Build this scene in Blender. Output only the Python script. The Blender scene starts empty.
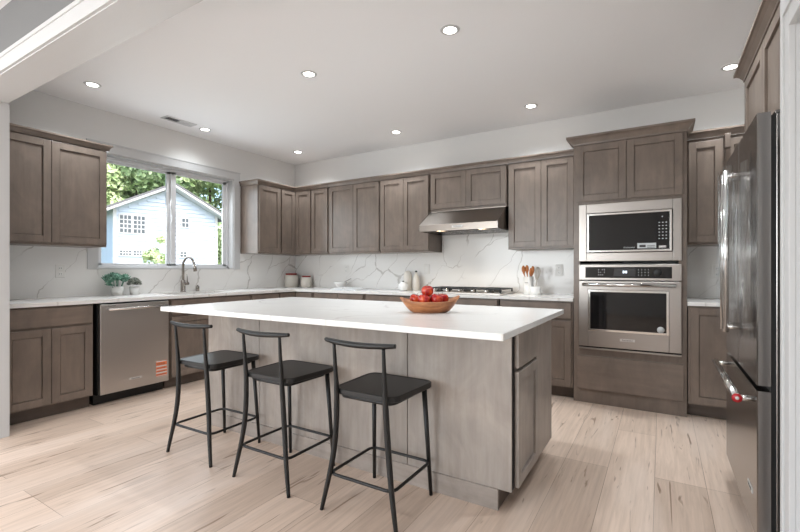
import bpy, bmesh, math, random
from mathutils import Vector, Matrix
from math import sin, cos, pi, radians
random.seed(7)
S = bpy.context.scene
C = S.collection

# ------------------------------------------------------------------ camera
cd = bpy.data.cameras.new('camera'); cam = bpy.data.objects.new('camera', cd); C.objects.link(cam)
cam.location = (4.71, -4.71, 1.169)
cam.rotation_euler = (radians(90), 0, radians(31.3))
cd.sensor_width = 36.0; cd.lens = 36.0 * 430 / 800
cd.shift_y = 3.5 / 800
cd.clip_start = 0.02; cd.clip_end = 300
S.camera = cam

# ------------------------------------------------------------------ world, sun, exposure
w = bpy.data.worlds.new('world'); S.world = w; w.use_nodes = True
nt = w.node_tree; bg = nt.nodes['Background']
sky = nt.nodes.new('ShaderNodeTexSky'); sky.sky_type = 'NISHITA'; sky.sun_disc = False
sky.sun_elevation = radians(48); sky.sun_rotation = radians(100); sky.air_density = 1.0; sky.dust_density = 2.0
nt.links.new(sky.outputs[0], bg.inputs[0]); bg.inputs[1].default_value = 0.36
def add_light(name, kind, loc, rot, energy, color=(1, 1, 1), **kw):
    l = bpy.data.lights.new(name, kind); l.energy = energy; l.color = color
    for k, v in kw.items(): setattr(l, k, v)
    o = bpy.data.objects.new(name, l); o.location = loc; o.rotation_euler = rot; C.objects.link(o); return o
sun = add_light('sun', 'SUN', (8, 3, 12), (0, 0, 0), 1.9, (1, .97, .93), angle=radians(1.0))
sun.rotation_euler = Vector((-0.50, 0.16, -0.85)).to_track_quat('-Z', 'Y').to_euler()
# fill lamps added out of view, set as windows of the living area
add_light('added_rear_fill', 'AREA', (1.35, -8.86, 1.45), (radians(82), 0, 0), 105, (.92, .965, 1), shape='RECTANGLE', size=3.2, size_y=2.0)
add_light('added_side_fill', 'AREA', (-1.36, -6.3, 1.45), (0, radians(-72), 0), 50, (.93, .97, 1), shape='RECTANGLE', size=2.0, size_y=2.9)
# daylight entering by the kitchen window
add_light('daylight_kitchen_window', 'AREA', (-0.17, -1.88, 1.75), (0, radians(-70), 0), 11, (.90, .96, 1), shape='RECTANGLE', size=1.04, size_y=1.4)
S.view_settings.view_transform = 'Standard'; S.view_settings.look = 'None'
S.view_settings.gamma = 1; S.view_settings.use_curve_mapping = False
S.view_settings.exposure = 0.65

# ------------------------------------------------------------------ materials
def lin(c):
    return tuple(((v / 255) / 12.92 if v / 255 <= .04045 else ((v / 255 + .055) / 1.055) ** 2.4) for v in c) + (1,)
def mat(name, rgb, rough=.5, metal=0, **kw):
    m = bpy.data.materials.new(name); m.use_nodes = True
    n = m.node_tree.nodes; l = m.node_tree.links; b = n['Principled BSDF']
    b.inputs['Base Color'].default_value = lin(rgb); b.inputs['Roughness'].default_value = rough; b.inputs['Metallic'].default_value = metal
    for k, v in kw.items(): b.inputs[k.replace('_', ' ')].default_value = v
    return m
def coords(m, scale=(1, 1, 1), rot=(0, 0, 0), kind='Object'):
    n = m.node_tree.nodes; l = m.node_tree.links
    t = n.new('ShaderNodeTexCoord'); mp = n.new('ShaderNodeMapping')
    mp.inputs['Scale'].default_value = scale; mp.inputs['Rotation'].default_value = rot
    l.new(t.outputs[kind], mp.inputs[0]); return mp.outputs[0]
def noise(m, vec, scale, detail=3, rough=.5, dist=0):
    n = m.node_tree.nodes.new('ShaderNodeTexNoise'); m.node_tree.links.new(vec, n.inputs['Vector'])
    n.inputs['Scale'].default_value = scale; n.inputs['Detail'].default_value = detail
    n.inputs['Roughness'].default_value = rough; n.inputs['Distortion'].default_value = dist
    return n.outputs['Fac']
def ramp(m, fac, stops):
    r = m.node_tree.nodes.new('ShaderNodeValToRGB'); m.node_tree.links.new(fac, r.inputs[0])
    e = r.color_ramp.elements
    while len(e) < len(stops): e.new(.5)
    for k, (p, c) in enumerate(stops): e[k].position = p; e[k].color = c if len(c) == 4 else c + (1,)
    return r.outputs[0]
def mix(m, a, b, fac, mode='MIX'):
    x = m.node_tree.nodes.new('ShaderNodeMix'); x.data_type = 'RGBA'; x.blend_type = mode
    l = m.node_tree.links
    for s, v in ((0, fac), (6, a), (7, b)):
        if hasattr(v, 'is_output'): l.new(v, x.inputs[s])
        else: x.inputs[s].default_value = v
    return x.outputs[2]
def base(m, out): m.node_tree.links.new(out, m.node_tree.nodes['Principled BSDF'].inputs['Base Color'])
def bump(m, h, strength=.1, dist=.01):
    b = m.node_tree.nodes.new('ShaderNodeBump'); b.inputs['Strength'].default_value = strength; b.inputs['Distance'].default_value = dist
    m.node_tree.links.new(h, b.inputs['Height']); m.node_tree.links.new(b.outputs[0], m.node_tree.nodes['Principled BSDF'].inputs['Normal'])

def wood(name, c1, c2, rough=.31, grain_axis='z'):
    m = mat(name, c1, rough)
    sc = {'z': (16, 16, 1.6), 'x': (1.6, 16, 16)}[grain_axis]
    g = noise(m, coords(m, sc), 1.6, 4, .6, .3)
    blot = noise(m, coords(m, (1, 1, .6)), 5, 4, .6, .6)
    col = mix(m, lin(c1), lin(c2), ramp(m, g, [(.35, (0, 0, 0)), (.7, (1, 1, 1))]))
    sh = ramp(m, blot, [(.3, (.76, .76, .76)), (.7, (1.14, 1.13, 1.12))])
    base(m, mix(m, col, sh, 1.0, 'MULTIPLY')); bump(m, g, .06, .002)
    return m
M = {}
M['cab'] = wood('stained_cabinet_wood', (127, 114, 104), (118, 105, 96))
M['cab_h'] = wood('stained_cabinet_wood_horizontal', (127, 114, 104), (118, 105, 96), grain_axis='x')
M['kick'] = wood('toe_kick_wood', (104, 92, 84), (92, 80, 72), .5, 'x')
M['isl'] = wood('island_wood_lit_tone', (163, 154, 146), (150, 140, 132), .36)  # cabinet wood lightened in colour for the stronger light on the island
M['isl_h'] = wood('island_board_lit_tone', (154, 144, 136), (140, 130, 122), .4, 'x')  # same lightened tone for the island boards
M['wall'] = mat('greige_wall_paint', (228, 227, 225), .75)
M['ceil'] = mat('ceiling_paint', (244, 244, 245), .8)
M['wall_shade'] = mat('shade_toned_wall_paint', (122, 122, 122), .75)  # wall colour darkened to carry the weaker light on the header face
M['trim'] = mat('white_trim_paint', (203, 203, 203), .45)
M['vinyl'] = mat('white_vinyl', (225, 226, 228), .35)
M['steel'] = mat('stainless_steel', (192, 187, 183), .36, 1)
M['hood'] = mat('brushed_hood_steel', (148, 140, 133), .28, 1)
M['oven'] = mat('brushed_oven_steel', (170, 164, 159), .32, 1)
M['steel_d'] = mat('dark_stainless', (146, 142, 139), .22, 1)
for k in ('steel',):
    g = noise(M[k], coords(M[k], (2, 2, 160)), 3, 2); bump(M[k], g, .03, .001)
M['chrome'] = mat('polished_steel', (215, 213, 210), .14, 1)
M['nickel'] = mat('brushed_nickel', (150, 144, 138), .25, 1)
M['blackglass'] = mat('black_glass', (16, 16, 18), .05, 0)
M['black'] = mat('black_enamel', (20, 20, 20), .45)
M['gap'] = mat('gap_shade_paint', (24, 19, 17), .8)  # near-black colour standing for shade in a gap
M['stool'] = mat('black_painted_metal', (15, 14, 13), .48)
M['stoolseat'] = mat('black_seat', (22, 21, 20), .42)
M['white'] = mat('white_ceramic', (236, 235, 232), .25)
M['cream'] = mat('cream_ceramic', (226, 220, 210), .35)
M['plastic'] = mat('white_plastic', (228, 226, 222), .35)
M['redlid'] = mat('dark_red_lid', (140, 34, 30), .4)
M['paper'] = mat('paper', (206, 206, 205), .8)
M['label'] = mat('silver_label', (205, 203, 200), .4, .3)
M['duct'] = mat('duct_grey', (110, 110, 110), .8)
M['whisk'] = mat('beige_silicone', (190, 182, 172), .5)
M['ink'] = mat('dark_ink', (60, 58, 58), .6)
M['orange'] = mat('orange_sticker', (222, 120, 74), .6)
M['red'] = mat('red_enamel', (170, 24, 34), .3)
M['lightgrey'] = mat('light_grey_print', (200, 204, 206), .6)
M['spoon'] = wood('spoon_wood', (196, 120, 62), (172, 98, 46), .5)
M['bowlwood'] = wood('bowl_wood', (196, 134, 88), (132, 76, 42), .42, 'x')
M['stem'] = mat('stem_brown', (84, 58, 34), .7)
M['soil'] = mat('soil', (66, 54, 44), .95)
m = M['apple'] = mat('apple_skin', (172, 26, 24), .22)
a_ = noise(m, coords(m, (1, 1, .5)), 20, 3, .6, .5)
base(m, mix(m, lin((160, 16, 22)), lin((226, 96, 48)), ramp(m, a_, [(.44, (0, 0, 0)), (.70, (1, 1, 1))])))
m = M['leaf'] = mat('succulent_leaf', (84, 140, 118), .5)
base(m, mix(m, lin((56, 110, 88)), lin((150, 190, 170)), ramp(m, noise(m, coords(m), 40, 2), [(.4, (0, 0, 0)), (.65, (1, 1, 1))])))
m = M['leaf2'] = mat('grey_succulent', (130, 136, 124), .6)
base(m, mix(m, lin((92, 98, 88)), lin((178, 182, 170)), ramp(m, noise(m, coords(m), 60, 2), [(.4, (0, 0, 0)), (.65, (1, 1, 1))])))
def emis(name, rgb, st):
    m = bpy.data.materials.new(name); m.use_nodes = True; n = m.node_tree.nodes; n.clear()
    e = n.new('ShaderNodeEmission'); o = n.new('ShaderNodeOutputMaterial'); e.inputs[0].default_value = lin(rgb); e.inputs[1].default_value = st
    m.node_tree.links.new(e.outputs[0], o.inputs[0]); return m
M['lamp'] = emis('lamp_lens', (255, 250, 242), 9)
M['hoodlamp'] = emis('hood_lamp_lens', (255, 226, 190), 7)
M['display'] = emis('display_digits', (225, 240, 255), 1.6)
# window glass: clear, with fresnel reflection
m = bpy.data.materials.new('window_glass'); m.use_nodes = True; n = m.node_tree.nodes; n.clear(); l = m.node_tree.links
tr = n.new('ShaderNodeBsdfTransparent'); gl = n.new('ShaderNodeBsdfGlossy'); gl.inputs['Roughness'].default_value = .01
fr = n.new('ShaderNodeLayerWeight'); fr.inputs[0].default_value = .5; pw_ = n.new('ShaderNodeMath'); pw_.operation = 'POWER'; pw_.inputs[1].default_value = 4
ml = n.new('ShaderNodeMath'); ml.operation = 'MULTIPLY_ADD'; ml.inputs[1].default_value = .6; ml.inputs[2].default_value = .02; l.new(fr.outputs['Facing'], pw_.inputs[0]); l.new(pw_.outputs[0], ml.inputs[0])
mx = n.new('ShaderNodeMixShader'); o_ = n.new('ShaderNodeOutputMaterial')
l.new(ml.outputs[0], mx.inputs[0]); l.new(tr.outputs[0], mx.inputs[1]); l.new(gl.outputs[0], mx.inputs[2]); l.new(mx.outputs[0], o_.inputs[0]); M['glass'] = m
# clear plastic film
m = bpy.data.materials.new('clear_film'); m.use_nodes = True; n = m.node_tree.nodes; n.clear(); l = m.node_tree.links
tr = n.new('ShaderNodeBsdfTransparent'); tr.inputs[0].default_value = (.93, .94, .95, 1); gl = n.new('ShaderNodeBsdfGlossy'); gl.inputs['Roughness'].default_value = .15
lw = n.new('ShaderNodeLayerWeight'); lw.inputs[0].default_value = .3; mu = n.new('ShaderNodeMath'); mu.operation = 'MULTIPLY'; mu.inputs[1].default_value = .55
mx = n.new('ShaderNodeMixShader'); o_ = n.new('ShaderNodeOutputMaterial')
l.new(lw.outputs['Facing'], mu.inputs[0]); l.new(mu.outputs[0], mx.inputs[0]); l.new(tr.outputs[0], mx.inputs[1]); l.new(gl.outputs[0], mx.inputs[2]); l.new(mx.outputs[0], o_.inputs[0]); M['film'] = m

def quartz(name, veined, rot):
    m = mat(name, (236, 234, 231), .16)
    n = m.node_tree.nodes; l = m.node_tree.links
    v0 = coords(m, (1, 1, 1))
    def dot(d):
        q = n.new('ShaderNodeVectorMath'); q.operation = 'DOT_PRODUCT'; q.inputs[1].default_value = d; l.new(v0, q.inputs[0]); return q.outputs['Value']
    cb = n.new('ShaderNodeCombineXYZ'); l.new(dot(rot[0]), cb.inputs[0]); l.new(dot(rot[1]), cb.inputs[1]); v = cb.outputs[0]
    nz = n.new('ShaderNodeTexNoise'); nz.inputs['Scale'].default_value = 2.6; nz.inputs['Detail'].default_value = 5; l.new(v, nz.inputs['Vector'])
    sub = n.new('ShaderNodeVectorMath'); sub.operation = 'SUBTRACT'; sub.inputs[1].default_value = (.5, .5, .5); l.new(nz.outputs['Color'], sub.inputs[0])
    sc = n.new('ShaderNodeVectorMath'); sc.operation = 'SCALE'; sc.inputs['Scale'].default_value = .34; l.new(sub.outputs[0], sc.inputs[0])
    ad = n.new('ShaderNodeVectorMath'); ad.operation = 'ADD'; l.new(v, ad.inputs[0]); l.new(sc.outputs[0], ad.inputs[1])
    mp = n.new('ShaderNodeMapping'); mp.inputs['Scale'].default_value = (.8, 2.3, 1); l.new(ad.outputs[0], mp.inputs[0])
    vo = n.new('ShaderNodeTexVoronoi'); vo.voronoi_dimensions = '2D'; vo.feature = 'DISTANCE_TO_EDGE'; vo.inputs['Scale'].default_value = 1.5; l.new(mp.outputs[0], vo.inputs['Vector'])
    wid = noise(m, v, 3.0, 3)
    dv = n.new('ShaderNodeMath'); dv.operation = 'DIVIDE'; l.new(vo.outputs['Distance'], dv.inputs[0])
    wr = n.new('ShaderNodeMapRange'); wr.inputs['From Min'].default_value = .35; wr.inputs['From Max'].default_value = .7
    wr.inputs['To Min'].default_value = .005; wr.inputs['To Max'].default_value = .034; l.new(wid, wr.inputs[0]); l.new(wr.outputs[0], dv.inputs[1])
    line = ramp(m, dv.outputs[0], [(.25, (1, 1, 1)), (1.0, (0, 0, 0))])
    mask = ramp(m, noise(m, v, 1.7, 2), [(.36, (0, 0, 0)), (.50, (1, 1, 1))])
    f = n.new('ShaderNodeMath'); f.operation = 'MULTIPLY'; l.new(line, f.inputs[0]); l.new(mask, f.inputs[1])
    f2 = n.new('ShaderNodeMath'); f2.operation = 'MULTIPLY'; l.new(f.outputs[0], f2.inputs[0]); f2.inputs[1].default_value = veined
    cloud = mix(m, lin((242, 241, 239)), lin((230, 227, 223)), noise(m, v, 1.3, 4))
    base(m, mix(m, cloud, lin((165, 158, 151)), f2.outputs[0]))
    return m
M['splash'] = quartz('veined_quartz_backsplash', .60, ((.6, .6, .75), (.75, .75, -.6)))
M['quartz'] = quartz('white_quartz_top', .32, ((.9, .45, 0), (-.45, .9, 0)))

# oak floor planks running along y
m = M['floor'] = mat('light_oak_planks', (206, 188, 170), .42)
n = m.node_tree.nodes; l = m.node_tree.links
v = coords(m, (1, 1, 1), (0, 0, radians(90)))
v.node.inputs['Location'].default_value = (0, -.156, 0)
br = n.new('ShaderNodeTexBrick'); br.offset = .37; br.offset_frequency = 3; br.squash = 1
br.inputs['Scale'].default_value = 1; br.inputs['Brick Width'].default_value = 1.9; br.inputs['Row Height'].default_value = .238
br.inputs['Mortar Size'].default_value = .0014; br.inputs['Mortar Smooth'].default_value = .2; br.inputs['Bias'].default_value = 0
br.inputs['Color1'].default_value = lin((219, 197, 180)); br.inputs['Color2'].default_value = lin((194, 172, 155)); br.inputs['Mortar'].default_value = lin((150, 129, 112))
l.new(v, br.inputs['Vector'])
gr = noise(m, coords(m, (22, 1.1, 1)), 2.2, 6, .62, .5)
gcol = ramp(m, gr, [(.3, (.84, .825, .81)), (.62, (1.05, 1.05, 1.05))])
c1 = mix(m, br.outputs['Color'], gcol, 1.0, 'MULTIPLY')
pale = noise(m, coords(m, (3.5, .6, 1)), 1.2, 3, .5, .4)
c2 = mix(m, c1, lin((228, 212, 200)), ramp(m, pale, [(.5, (0, 0, 0)), (.8, (.6, .6, .6))]))
vk = n.new('ShaderNodeTexVoronoi'); vk.inputs['Scale'].default_value = 2.0; vk.inputs['Randomness'].default_value = 1; l.new(coords(m, (1.0, .45, 1)), vk.inputs['Vector'])
kf = ramp(m, vk.outputs['Distance'], [(.03, (1, 1, 1)), (.06, (.3, .3, .3)), (.12, (0, 0, 0))])
c3 = mix(m, c2, lin((96, 74, 58)), kf)
cr = noise(m, coords(m, (30, 2.6, 1)), 1.0, 2, .5, 1.0)
c4 = mix(m, c3, lin((136, 112, 92)), ramp(m, cr, [(.64, (0, 0, 0)), (.72, (.9, .9, .9))]))
base(m, c4); bump(m, gr, .08, .002)

# ------------------------------------------------------------------ mesh helpers
def BM(): return bmesh.new()
def box(bm, x0, x1, y0, y1, z0, z1, mi=0):
    if x0 > x1: x0, x1 = x1, x0
    if y0 > y1: y0, y1 = y1, y0
    vs = [bm.verts.new((x, y, z)) for z in (z0, z1) for (x, y) in ((x0, y0), (x1, y0), (x1, y1), (x0, y1))]
    for f in ((3, 2, 1, 0), (4, 5, 6, 7), (0, 1, 5, 4), (1, 2, 6, 5), (2, 3, 7, 6), (3, 0, 4, 7)):
        bm.faces.new([vs[i] for i in f]).material_index = mi
    return bm
def prism(bm, poly, axis, a, b, mi=0):
    """poly of 2D points extruded along an axis: 'x' -> (y,z), 'y' -> (x,z), 'z' -> (x,y)"""
    def p(u, v, t): return {'x': (t, u, v), 'y': (u, t, v), 'z': (u, v, t)}[axis]
    A = [bm.verts.new(p(u, v, a)) for u, v in poly]; B = [bm.verts.new(p(u, v, b)) for u, v in poly]
    k = len(poly)
    bm.faces.new(A[::-1]).material_index = mi; bm.faces.new(B).material_index = mi
    for i in range(k): bm.faces.new([A[i], A[(i + 1) % k], B[(i + 1) % k], B[i]]).material_index = mi
    return bm
def sweep(bm, path, prof, side=1):
    """closed profile (offset, z) swept along an xy path with mitred corners; side=1 offsets to the right of travel"""
    rings = []
    n = len(path)
    for i, p in enumerate(path):
        p = Vector(p)
        def nrm(a, b):
            d = (Vector(b) - Vector(a)).normalized(); return Vector((d.y, -d.x)) * side
        if i == 0: o = nrm(path[0], path[1])
        elif i == n - 1: o = nrm(path[-2], path[-1])
        else:
            a, b = nrm(path[i - 1], path[i]), nrm(path[i], path[i + 1]); o = (a + b) / (1 + a.dot(b))
        rings.append([bm.verts.new((p.x + o.x * u, p.y + o.y * u, z)) for u, z in prof])
    k = len(prof)
    for i in range(n - 1):
        for j in range(k): bm.faces.new([rings[i][j], rings[i][(j + 1) % k], rings[i + 1][(j + 1) % k], rings[i + 1][j]])
    bm.faces.new(rings[0]); bm.faces.new(rings[-1][::-1]); return bm
def tube(bm, pts, rad, seg=10, closed=False, flat=1.0):
    pts = [Vector(p) for p in pts]; n = len(pts)
    if not hasattr(rad, '__len__'): rad = [rad] * n
    rings = []; up = None
    for i in range(n):
        if closed: t = (pts[(i + 1) % n] - pts[i - 1]).normalized()
        else: t = (pts[min(i + 1, n - 1)] - pts[max(i - 1, 0)]).normalized()
        if up is None:
            up = Vector((0, 0, 1)) if abs(t.z) < .9 else Vector((0, 1, 0))
        x = t.cross(up).normalized(); y = x.cross(t).normalized(); up = y
        rings.append([bm.verts.new(pts[i] + (x * cos(2 * pi * k / seg) + y * sin(2 * pi * k / seg) * flat) * rad[i]) for k in range(seg)])
    for i in range(n if closed else n - 1):
        a, b = rings[i], rings[(i + 1) % n]
        for k in range(seg): bm.faces.new([a[k], a[(k + 1) % seg], b[(k + 1) % seg], b[k]]).smooth = True
    if not closed: bm.faces.new(rings[0][::-1]); bm.faces.new(rings[-1])
    return bm
def lathe(bm, prof, c=(0, 0, 0), seg=32, sx=1, sy=1, mi=0):
    rings = []
    for r, z in prof:
        if r < 1e-5: rings.append([bm.verts.new((c[0], c[1], c[2] + z))])
        else: rings.append([bm.verts.new((c[0] + r * sx * cos(2 * pi * k / seg), c[1] + r * sy * sin(2 * pi * k / seg), c[2] + z)) for k in range(seg)])
    for a, b in zip(rings, rings[1:]):
        for k in range(seg):
            k2 = (k + 1) % seg
            if len(a) == 1 and len(b) == 1: continue
            if len(a) == 1: f = bm.faces.new([a[0], b[k], b[k2]])
            elif len(b) == 1: f = bm.faces.new([a[k], a[k2], b[0]])
            else: f = bm.faces.new([a[k], a[k2], b[k2], b[k]])
            f.smooth = True; f.material_index = mi
    return bm
def smoothpath(pts, sub=6):
    P = [Vector(p) for p in pts]; out = []
    for i in range(len(P) - 1):
        p0 = P[max(i - 1, 0)]; p1 = P[i]; p2 = P[i + 1]; p3 = P[min(i + 2, len(P) - 1)]
        for k in range(sub):
            t = k / sub
            out.append(.5 * ((2 * p1) + (p2 - p0) * t + (2 * p0 - 5 * p1 + 4 * p2 - p3) * t * t + (3 * p1 - p0 - 3 * p2 + p3) * t ** 3))
    out.append(P[-1]); return out
def lerp_list(v, n):
    out = []
    for i in range(n):
        t = i / (n - 1) * (len(v) - 1); k = min(int(t), len(v) - 2); out.append(v[k] + (v[k + 1] - v[k]) * (t - k))
    return out
def rrect(x0, x1, y0, y1, r, seg=6):
    out = []
    for cx, cy, a0 in ((x1 - r, y1 - r, 0), (x0 + r, y1 - r, 90), (x0 + r, y0 + r, 180), (x1 - r, y0 + r, 270)):
        for k in range(seg + 1):
            a = radians(a0 + 90 * k / seg); out.append((cx + r * cos(a), cy + r * sin(a)))
    return out
def obj(name, bm, m, parent=None, bevel=0, label=None, seg=2):
    bmesh.ops.recalc_face_normals(bm, faces=bm.faces)
    me = bpy.data.meshes.new(name); bm.to_mesh(me); bm.free()
    for x in (m if isinstance(m, (list, tuple)) else [m]): me.materials.append(M[x])
    o = bpy.data.objects.new(name, me); C.objects.link(o)
    if parent: o.parent = parent
    if bevel:
        b = o.modifiers.new('bevel', 'BEVEL'); b.width = bevel; b.segments = seg; b.limit_method = 'ANGLE'; b.angle_limit = radians(35)
    if label: o['label'] = label
    return o
def thing(name, label, cat, loc=(0, 0, 0), rz=0, group=None):
    o = bpy.data.objects.new(name, None); C.objects.link(o); o.location = loc; o.rotation_euler = (0, 0, rz)
    o.empty_display_size = .1; o['label'] = label; o['category'] = cat
    if group: o['group'] = group
    return o
def tag(o, label, cat, group=None):
    o['label'] = label; o['category'] = cat
    if group: o['group'] = group
    return o
def struct(name, bm, m, parent=None, bevel=0):
    o = obj(name, bm, m, parent, bevel)
    if not parent: o['kind'] = 'structure'
    return o
def text(name, s, size, m, parent, loc, rot, ext=.0006):
    cu = bpy.data.curves.new(name, 'FONT'); cu.body = s; cu.size = size; cu.extrude = ext; cu.align_x = 'CENTER'; cu.align_y = 'CENTER'
    t = bpy.data.objects.new(name, cu); C.objects.link(t)
    bpy.context.view_layer.update()
    me = bpy.data.meshes.new_from_object(t.evaluated_get(bpy.context.evaluated_depsgraph_get()))
    C.objects.unlink(t); bpy.data.objects.remove(t)
    me.materials.clear(); me.materials.append(M[m])
    o = bpy.data.objects.new(name, me); C.objects.link(o); o.parent = parent; o.location = loc; o.rotation_euler = rot
    return o
R90 = radians(90)

# ------------------------------------------------------------------ room shell
H = 2.743
ZT = .914
bm = BM(); box(bm, -1.5, 5.9, -9, 0.15, -.1, 0); struct('floor', bm, 'floor')
bm = BM(); box(bm, -1.5, 5.9, -9, 0.15, H, H + .1); struct('ceiling', bm, 'ceil')
bm = BM(); box(bm, -.15, 5.87, 0, .15, 0, H); struct('wall_back', bm, 'wall')
WY0, WY1, WZ0, WZ1 = -2.66, -1.095, 1.172, 2.325
bm = BM()
box(bm, -.15, 0, -3.565, WY0, 0, H); box(bm, -.15, 0, WY1, 0, 0, H)
box(bm, -.15, 0, WY0, WY1, 0, WZ0); box(bm, -.15, 0, WY0, WY1, WZ1, H)
struct('wall_left', bm, 'wall')
bm = BM(); box(bm, 5.72, 5.87, -2.61, 0, 0, H); struct('wall_right', bm, 'wall')
# wall between the kitchen and the living area: a stub, a header, and the wall with a door on the right
bm = BM(); box(bm, -1.5, .788, -3.742, -3.58, 0, H); box(bm, .788, 5.087, -3.742, -3.58, 2.35, H); struct('wall_front', bm, 'wall_shade')
DY0, DY1, DZ = -3.50, -2.83, 1.975
bm = BM()
box(bm, 5.087, 5.21, DY1, -2.61, 0, H); box(bm, 5.087, 5.21, -9, DY0, 0, H); box(bm, 5.087, 5.21, DY0, DY1, DZ, H)
box(bm, 5.21, 5.72, -2.73, -2.61, 0, H)
struct('wall_side_right', bm, 'trim')
# opening trim
bm = BM()
box(bm, .788, .808, -3.757, -3.565, 0, 2.33); box(bm, .788, 5.087, -3.757, -3.565, 2.33, 2.35)
box(bm, .72, .803, -3.772, -3.742, 0, 2.335); box(bm, .73, 5.087, -3.772, -3.742, 2.335, 2.425); box(bm, .73, 5.087, -3.779, -3.742, 2.41, 2.432)
box(bm, .80, 5.087, -3.5655, -3.551, 2.35, 2.362); box(bm, .72, .8075, -3.58, -3.556, 0, 2.33)
struct('trim_1', bm, 'trim', bevel=.002)
d = thing('door_1', '', ''); del d['label']; del d['category']; d['kind'] = 'structure'
bm = BM()
box(bm, 5.069, 5.087, DY1, DY1 + .085, 0, DZ + .085); box(bm, 5.069, 5.087, DY0 - .085, DY0, 0, DZ + .085); box(bm, 5.069, 5.087, DY0, DY1, DZ, DZ + .085)
box(bm, 5.063, 5.07, DY1 + .06, DY1 + .085, 0, DZ + .085); box(bm, 5.063, 5.07, DY0, DY1 + .06, DZ + .06, DZ + .085)
obj('door_casing', bm, 'trim', d, .002)
bm = BM(); box(bm, 5.12, 5.16, DY0 + .002, DY1 - .002, .005, DZ - .003)
obj('door_leaf', bm, 'trim', d, .002)
# living area shell behind the camera
bm = BM(); box(bm, -1.5, -.3, -9.15, -9, 0, H); box(bm, 3.0, 5.21, -9.15, -9, 0, H); box(bm, -.3, 3.0, -9.15, -9, 0, .4); box(bm, -.3, 3.0, -9.15, -9, 2.5, H); struct('wall_rear', bm, 'wall')
bm = BM(); box(bm, -1.65, -1.5, -9, -7.8, 0, H); box(bm, -1.65, -1.5, -4.8, -3.58, 0, H); box(bm, -1.65, -1.5, -7.8, -4.8, 0, .45); box(bm, -1.65, -1.5, -7.8, -4.8, 2.45, H); struct('wall_rear_left', bm, 'wall')
w2 = BM()
for x in (-.3, .78, 1.86, 2.94): box(w2, x, x + .06, -9.06, -9, .4, 2.5)
box(w2, -.3, 3.0, -9.06, -9, .4, .46); box(w2, -.3, 3.0, -9.06, -9, 2.44, 2.5); struct('window_2', w2, 'trim')
w3 = BM()
for y in (-7.8, -6.33, -4.86): box(w3, -1.56, -1.5, y, y + .06, .45, 2.45)
box(w3, -1.56, -1.5, -7.8, -4.8, .45, .51); box(w3, -1.56, -1.5, -7.8, -4.8, 2.39, 2.45); struct('window_3', w3, 'trim')

# kitchen window
wd = thing('window_1', '', ''); del wd['label']; del wd['category']; wd['kind'] = 'structure'
bm = BM()
box(bm, 0, .018, WY0 - .09, WY1 + .09, WZ1, WZ1 + .095); box(bm, 0, .018, WY1, WY1 + .09, WZ0, WZ1); box(bm, 0, .018, WY0 - .09, WY0, WZ0, WZ1)
box(bm, 0, .024, WY0 - .095, WY1 + .095, WZ1 + .085, WZ1 + .10)
obj('window_casing', bm, 'trim', wd, .002)
bm = BM()
box(bm, -.148, .004, WY1 - .014, WY1, WZ0, WZ1); box(bm, -.148, .004, WY0, WY0 + .014, WZ0, WZ1); box(bm, -.148, .004, WY0, WY1, WZ1 - .014, WZ1); box(bm, -.148, .012, WY0, WY1, WZ0, WZ0 + .014)
obj('window_jamb', bm, 'trim', wd, .0015)
bm = BM(); a0, a1, b0, b1 = WY0 + .014, WY1 - .014, WZ0 + .014, WZ1 - .014
for X0, X1, T in ((-.145, -.075, .026),):
    box(bm, X0, X1, a0, a0 + T, b0, b1); box(bm, X0, X1, a1 - T, a1, b0, b1); box(bm, X0, X1, a0, a1, b0, b0 + T); box(bm, X0, X1, a0, a1, b1 - T, b1)
obj('window_frame', bm, 'vinyl', wd, .002)
YM = -1.855
def sash(ya, yb, x0, x1, T):
    bm = BM(); c0, c1 = b0 + .018, b1 - .022; Q = .03
    box(bm, x0, x1, ya, ya + T, c0, c1); box(bm, x0, x1, yb - T, yb, c0, c1); box(bm, x0, x1, ya, yb, c0, c0 + Q); box(bm, x0, x1, ya, yb, c1 - Q, c1)
    s = obj('sash', bm, 'vinyl', wd, .003)
    g = BM(); xm = (x0 + x1) / 2; box(g, xm - .002, xm + .002, ya + T, yb - T, c0 + Q, c1 - Q); obj('window_pane', g, 'glass', s)
    return s
sash(a0 + .02, YM + .005, -.135, -.112, .055)
s2 = sash(YM - .012, a1 - .018, -.108, -.085, .060)
bm = BM(); tube(bm, smoothpath([(-.083, YM - .01, 1.70), (-.07, YM - .01, 1.715), (-.07, YM - .01, 1.765), (-.083, YM - .01, 1.78)], 4), .009, 8)
obj('window_latch', bm, 'vinyl', s2)

# backsplash slabs
bm = BM()
box(bm, .001, .012, -3.56, WY0 - .09, ZT, 1.375); box(bm, .001, .012, WY0 - .09, WY1 + .09, ZT, WZ0 - .001); box(bm, .001, .012, WY1 + .09, -.0125, ZT, 1.375)
tag(obj('backsplash', bm, 'splash'), 'grey-veined white stone backsplash under the window on the left wall', 'backsplash')
bm = BM(); box(bm, .0125, 2.449, -.012, -.001, ZT, 1.375); box(bm, 2.449, 3.350, -.012, -.001, ZT, 1.826); box(bm, 3.350, 4.039, -.012, -.001, ZT, 1.375)
tag(obj('backsplash', bm, 'splash'), 'grey-veined white stone backsplash behind the cooktop and hood', 'backsplash')
bm = BM(); box(bm, 4.885, 5.715, -.012, -.001, ZT, 1.375)
tag(obj('backsplash', bm, 'splash'), 'short strip of stone backsplash between oven tower and refrigerator', 'backsplash')

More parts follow.
